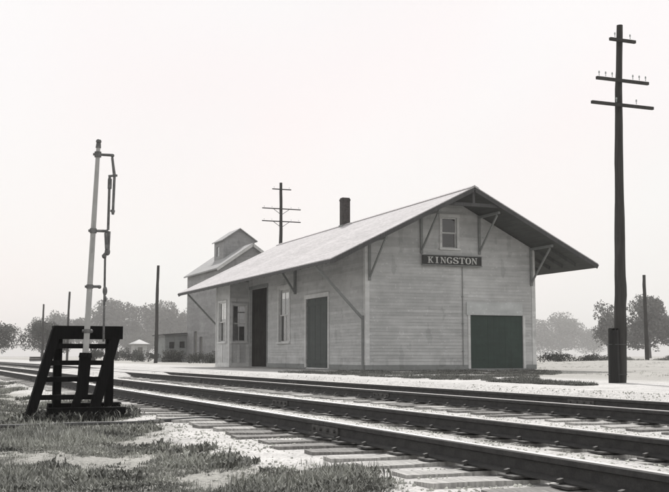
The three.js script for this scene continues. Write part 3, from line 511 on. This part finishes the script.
// ---------------------------------------------------------------- trees and bushes
function leafCloud(blobs, n, size, tone, seed) {
  const r = rng(seed), pos = [], col = [];
  const tot = blobs.reduce((s, b) => s + b[3] * b[3] * b[4], 0);
  for (const [bx, by, bz, rx, ry, den = 1] of blobs) {
    const m = Math.round(n * rx * rx * ry / tot);
    for (let i = 0; i < m; i++) {
      const u = 2 * r() - 1, a = r() * 6.2832, q = Math.pow(r(), 0.42), s = Math.sqrt(1 - u * u);
      let x = Math.cos(a) * s, y = u, z = Math.sin(a) * s;
      const lump = 0.72 + 0.55 * fbm(x * 2.1 + bx + 5, y * 2.1 + z * 2.3 + by, seed, 3);
      x = bx + x * q * rx * lump; y = by + y * q * ry * lump; z = bz + z * q * rx * lump;
      if (fbm(x * 0.9 / size * 0.4 + 50, (y + z * 0.7) * 0.9 / size * 0.4 + 50, seed + 3, 2) < 0.36) continue;
      const L = size * (0.6 + 0.8 * r()), n1 = V(r() - 0.5, r() - 0.3, r() - 0.5).normalize(), t = V(r() - 0.5, r() - 0.5, r() - 0.5).cross(n1).normalize(), b = n1.clone().cross(t);
      const k = tone * (0.7 + 0.6 * r());
      const A = [x - t.x * L * .5, y - t.y * L * .5, z - t.z * L * .5], B = [x + b.x * L * .3, y + b.y * L * .3, z + b.z * L * .3], Cc = [x + t.x * L * .5, y + t.y * L * .5, z + t.z * L * .5], Dd = [x - b.x * L * .3, y - b.y * L * .3, z - b.z * L * .3];
      for (const p of [A, B, Cc, A, Cc, Dd]) { pos.push(...p); col.push(k, k * 1.02, k * 0.93); }
    }
  }
  const g = new THREE.BufferGeometry(); g.setAttribute('position', new THREE.Float32BufferAttribute(pos, 3)); g.setAttribute('color', new THREE.Float32BufferAttribute(col, 3)); g.computeVertexNormals(); return metricUV(g);
}
function tree(label, x, z, H, Wd, seed, tone, n = 3500, group = 'trees beyond the station', open = 0.18) {
  const T = thing('broadleaf_tree', label, 'tree', [x, 0.1, z], group), r = rng(seed);
  const tr = [rod([0, -0.3, 0], [0.05 * H * (r() - 0.5), H * 0.45, 0], H * 0.028, H * 0.018, 9)], blobs = [];
  const nb = 15;
  for (let k = 0; k < nb; k++) {
    const a = k / nb * 6.283 + r(), lev = open + 0.12 + (0.62 - open) * r(), rad = Wd * 0.5 * (0.35 + 0.35 * r()) * (lev > 0.6 ? 0.7 : 1);
    const e = [Math.cos(a) * rad, H * lev + H * 0.1, Math.sin(a) * rad];
    tr.push(rod([0, H * lev * 0.75, 0], e, H * 0.012, H * 0.004, 6));
    blobs.push([e[0], e[1], e[2], Wd * (0.17 + 0.11 * r()), H * (0.12 + 0.09 * r())]);
  }
  blobs.push([Wd * 0.1 * (r() - 0.5), H * 0.8, 0, Wd * 0.2, H * 0.18], [0, H * 0.55, 0, Wd * 0.3, H * 0.2]);
  mesh('trunk', tr, M.bark, T);
  mesh('crown', leafCloud(blobs, n * 2, H * 0.04, tone, seed + 1), M.leaf, T);
}
function bush(label, x, z, y, H, Wd, seed, tone, n = 900, group = 'bushes') {
  const r = rng(seed), blobs = []; const nB = 6 + Math.round(Wd * 2.5); for (let k = 0; k < nB; k++) { const u = r() - 0.5; blobs.push([u * Wd * 0.9, H * (0.15 + 0.5 * r()) * (1 - u * u), (r() - 0.5) * Wd * 0.3, Math.min(0.55, Wd * 0.22) * (0.6 + 0.6 * r()), H * (0.2 + 0.16 * r())]); }
  const B = thing('bush', label, 'bush', [x, y, z], group);
  mesh('foliage', leafCloud(blobs, n * 3, Math.max(0.08, H * 0.1), tone, seed + 2), M.leaf, B);
  mesh('stem', [0, 1, 2, 3].map(k => rod([0.05 * k - 0.1, -0.1, 0], [(r() - 0.5) * Wd * 0.6, H * 0.7, (r() - 0.5) * 0.3 * Wd], 0.02, 0.008, 5)), M.bark, B);
}
tree('dark tree cut off by the left edge', 14.5, -186, 6.8, 7.5, 301, 0.09, 3500, 'trees at far left', 0.05);
tree('dark rounded tree, second from the left edge', 21.5, -186, 7, 8, 302, 0.085, 4000, 'trees at far left', 0.05);
tree('small dark tree between the rounded tree and the thin pole', 24.6, -186, 5.6, 4.6, 307, 0.09, 2500, 'trees at far left', 0.05);
const wood = 'hazy trees on the left';
tree('tall hazy tree behind the thin poles left of the mail crane', 71, -560, 25, 22, 303, 0.11, 5500, wood, 0.02);
tree('hazy tree seen through the mail crane frame', 86, -560, 21, 22, 304, 0.11, 5000, wood, 0.02);
tree('broad hazy tree right of the mail crane', 103, -560, 31, 32, 305, 0.11, 6500, wood, 0.02);
tree('hazy tree between the broad one and the bare pole', 118, -552, 29, 32, 306, 0.11, 6500, wood, 0.02);
tree('hazy tree behind the bare pole', 131, -556, 27, 30, 319, 0.11, 6000, wood, 0.02);
tree('hazy tree half hidden by the shed and the elevator', 144, -548, 27, 30, 308, 0.11, 6000, wood, 0.02);
tree('small hazy tree in front of the broad one, near the hut', 96, -470, 12, 18, 321, 0.11, 4000, wood, 0.0);
tree('low hazy tree near the shed, below the taller ones', 118, -470, 11, 20, 322, 0.11, 4000, wood, 0.0);
tree('pale hazy tree against the right wall of the depot', 490, -770, 36, 50, 309, 0.12, 5500, 'pale trees on the right', 0.0);
tree('pale round hazy tree right of the depot', 515, -758, 40, 54, 310, 0.12, 6500, 'pale trees on the right', 0.0);
tree('pale low hazy tree left of the tall pole', 547, -755, 26, 50, 311, 0.12, 5000, 'pale trees on the right', 0.0);
tree('loose tree showing left of the tall pole', 165.5, -222, 14.5, 9, 312, 0.1, 2600, 'trees on the right', 0.1);
tree('large full tree right of the tall pole', 175, -218, 16.5, 16, 313, 0.09, 7500, 'trees on the right', 0.0);
tree('tree cut off by the right edge', 184, -214, 14, 9, 314, 0.1, 3000, 'trees on the right', 0.08);
// brush
bush('low bush at the foot of the grain elevator', 20.3, -76, 0.25, 1.0, 2.2, 401, 0.09, 900, 'bushes by the elevator');
bush('wide bush below the elevator doors beside the depot corner', 22.2, -78, 0.25, 1.1, 3.0, 402, 0.09, 1100, 'bushes by the elevator');
bush('bush in front of the flat-roofed shed', 21.2, -90, 0.25, 1.4, 2.6, 403, 0.1, 900, 'bushes by the elevator');
bush('weedy bush beside the hut', 24.3, -125, 0.25, 1.8, 4, 404, 0.1, 900, 'bushes by the hut');
bush('dark bush between the hut and the mail crane', 20.6, -120, 0.25, 1.9, 4.2, 405, 0.07, 1000, 'bushes by the hut');
bush('bush right of the bare pole', 20.4, -95, 0.25, 1.2, 2.6, 406, 0.1, 800, 'bushes by the hut');
{
  const spots = [['dark brush touching the right wall of the depot', 44.6, -68.2, 1.0, 5, 0.05], ['dark brush, second clump right of the depot', 47.2, -68, 1.0, 5.5, 0.045], ['dark brush, third clump right of the depot', 49.6, -67.5, 0.9, 5, 0.05], ['pale brush left of the tall pole', 50.7, -66.4, 0.6, 2.6, 0.2],
    ['low brush at the foot of the field pole', 51.6, -63, 0.55, 2.6, 0.14], ['low brush at the right edge of the field', 55.5, -66.5, 0.7, 3.2, 0.1], ['low brush just behind the tall pole', 48.4, -62, 0.45, 2.4, 0.16]];
  spots.forEach(([l, x, z, h, w, t], i) => bush(l, x, z, groundY(x, z) - 0.05, h, w, 420 + i, t, 900, 'brush in the right field'));
}

// ---------------------------------------------------------------- weeds and stones
{
  function tuft(n, h, w, seed, broad) {
    const r = rng(seed), pos = [];
    for (let k = 0; k < n; k++) {
      const a = r() * 6.283, lean = (0.25 + 0.9 * r()) * h * 0.6, L = h * (0.5 + 0.6 * r()), bx = (r() - 0.5) * w, bz = (r() - 0.5) * w, ww = (broad ? 0.0045 : 0.003) * (0.7 + 0.6 * r());
      const dx = Math.cos(a), dz = Math.sin(a), sx = -dz * ww, sz = dx * ww;
      const m = [bx + dx * lean * 0.35, L * 0.6, bz + dz * lean * 0.35], t = [bx + dx * lean, L * (broad ? 0.85 : 1), bz + dz * lean], f = broad ? 1.5 : 0.85;
      pos.push(bx - sx * .6, 0, bz - sz * .6, bx + sx * .6, 0, bz + sz * .6, m[0] + sx * f, m[1], m[2] + sz * f, bx - sx * .6, 0, bz - sz * .6, m[0] + sx * f, m[1], m[2] + sz * f, m[0] - sx * f, m[1], m[2] - sz * f, m[0] - sx * f, m[1], m[2] - sz * f, m[0] + sx * f, m[1], m[2] + sz * f, ...t);
    }
    const g = new THREE.BufferGeometry(); g.setAttribute('position', new THREE.Float32BufferAttribute(pos, 3)); g.computeVertexNormals(); return metricUV(g);
  }
  function scatter(name, label, geo, list, m = M.grass) {
    const I = new THREE.InstancedMesh(geo, m, list.length), d = new THREE.Object3D(), c = new THREE.Color();
    list.forEach(([x, y, z, s, sy, rot, k, tx = 0], i) => { d.position.set(x, y, z); d.scale.set(s, s * sy, s); d.rotation.set(tx, rot, tx * 0.7); d.updateMatrix(); I.setMatrixAt(i, d.matrix); c.setRGB(k, k * 1.01, k * 0.92); I.setColorAt(i, c); });
    I.name = numbered(name); I.userData = { kind: 'stuff', label, category: 'ground cover' }; shade(I); scene.add(I); return I;
  }
  const r = rng(909), fine = [], broad = [], dark = [];
  for (let k = 0; k < 150000; k++) {
    const z = -5.5 - Math.pow(r(), 1.5) * 44, wdt = 5 + 0.12 * -z, x = 3.0 - Math.pow(r(), 1.25) * wdt;
    const n = fbm(x * 0.8, z * 0.8, 51, 4) - 0.5, dens = 1 - smooth(1.2, 2.7, x + n * 2.6), pat = fbm(x * 1.3, z * 1.3, 71, 4), kind = fbm(x * 2.1 + 40, z * 2.1, 73, 3);
    if (r() > dens * smooth(0.3, 0.62, pat) * 0.9 + 0.04 * dens) continue;
    const it = [x, groundY(x, z) - 0.008, z, (0.45 + 0.8 * r()) * (0.5 + smooth(0.35, 0.75, pat)), 0.7 + 0.5 * r(), r() * 6.28, (kind > 0.55 ? 0.1 : 0.2) + 0.28 * r() * r() + 0.25 * (fbm(x * 2.6, z * 2.6, 75, 2) - 0.5)];
    (r() < (kind > 0.5 ? 0.2 : 0.6) ? fine : broad).push(it);
  }
  // taller clumps of weeds
  for (let c = 0; c < 90; c++) { const cz = -6 - Math.pow(r(), 1.3) * 30, cx = 2.3 - Math.pow(r(), 1.2) * (4.5 + 0.1 * -cz), tone = 0.12 + 0.16 * r(), R0 = 0.1 + 0.16 * r(); for (let k = 0; k < 18; k++) { const a = r() * 6.28, q = Math.sqrt(r()) * R0, x = cx + Math.cos(a) * q, z = cz + Math.sin(a) * q; broad.push([x, groundY(x, z) - 0.01, z, 0.8 + 0.8 * r(), 1.2, r() * 6.28, tone * (0.6 + 1.0 * r())]); } }
  // stray tufts in the ballast, darker ones in a tapering strip by the gable and platform edge
  for (let k = 0; k < 500; k++) { const z = -7 - r() * 30, x = 2.6 + r() * 7.2; if (fbm(x, z * 0.6, 88, 3) < 0.55 || R.some(q => Math.abs(q - x) < 0.12)) continue; fine.push([x, groundY(x, z), z, 0.25 + 0.4 * r(), 0.7, r() * 6, 0.12 + 0.2 * r()]); }
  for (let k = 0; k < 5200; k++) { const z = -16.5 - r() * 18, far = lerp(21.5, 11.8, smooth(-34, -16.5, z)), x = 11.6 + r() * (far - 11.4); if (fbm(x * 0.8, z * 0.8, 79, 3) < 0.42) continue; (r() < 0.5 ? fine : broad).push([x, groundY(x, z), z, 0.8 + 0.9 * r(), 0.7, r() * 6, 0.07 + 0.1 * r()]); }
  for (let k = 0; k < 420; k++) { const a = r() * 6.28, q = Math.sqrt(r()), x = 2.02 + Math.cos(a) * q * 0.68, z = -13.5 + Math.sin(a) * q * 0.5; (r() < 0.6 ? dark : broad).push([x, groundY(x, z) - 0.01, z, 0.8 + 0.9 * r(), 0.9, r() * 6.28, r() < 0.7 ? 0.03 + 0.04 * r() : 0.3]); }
  for (let k = 0; k < 3000; k++) { const x = 17 + r() * 40, z = -22 - r() * 46; if (x < 25 && z < -30) continue; if (fbm(x * 0.15, z * 0.15, 93, 3) < 0.5) continue; fine.push([x, groundY(x, z), z, 0.6 + 0.7 * r(), 0.7, r() * 6, 0.22 + 0.25 * r()]); }
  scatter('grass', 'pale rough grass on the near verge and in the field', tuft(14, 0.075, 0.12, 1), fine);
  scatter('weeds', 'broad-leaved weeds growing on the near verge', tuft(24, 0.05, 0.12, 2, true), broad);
  scatter('dark_weeds', 'dark weeds crowding the foot of the mail crane', tuft(30, 0.13, 0.16, 3, true), dark);
  // ballast stones
  const ico = new THREE.IcosahedronGeometry(1, 0), p = ico.attributes.position; for (let i = 0; i < p.count; i++) { const h = 0.7 + 0.55 * hash2(Math.round(p.getX(i) * 30), Math.round(p.getY(i) * 30 + p.getZ(i) * 57), 6); p.setXYZ(i, p.getX(i) * h, p.getY(i) * h * 0.7, p.getZ(i) * h); } ico.computeVertexNormals();
  const st = [];
  for (let k = 0; k < 40000; k++) {
    const z = -4.5 - Math.pow(r(), 1.7) * 34, x = 2.2 + r() * 8.2; const dens = fbm(x * 1.3, z * 1.3, 97, 3); if (r() > smooth(0.3, 0.7, dens) + 0.15) continue;
    if (R.some(q => Math.abs(q - x) < 0.07)) continue;
    st.push([x, groundY(x, z) + 0.002, z, 0.006 + 0.014 * r() * r(), 1, r() * 6, 0.28 + 0.3 * r(), r() * 0.6]);
  }
  scatter('ballast_stones', 'pale broken ballast stones strewn between the rails', metricUV(ico), st, M.stone);
}
renderer.render(scene, camera);
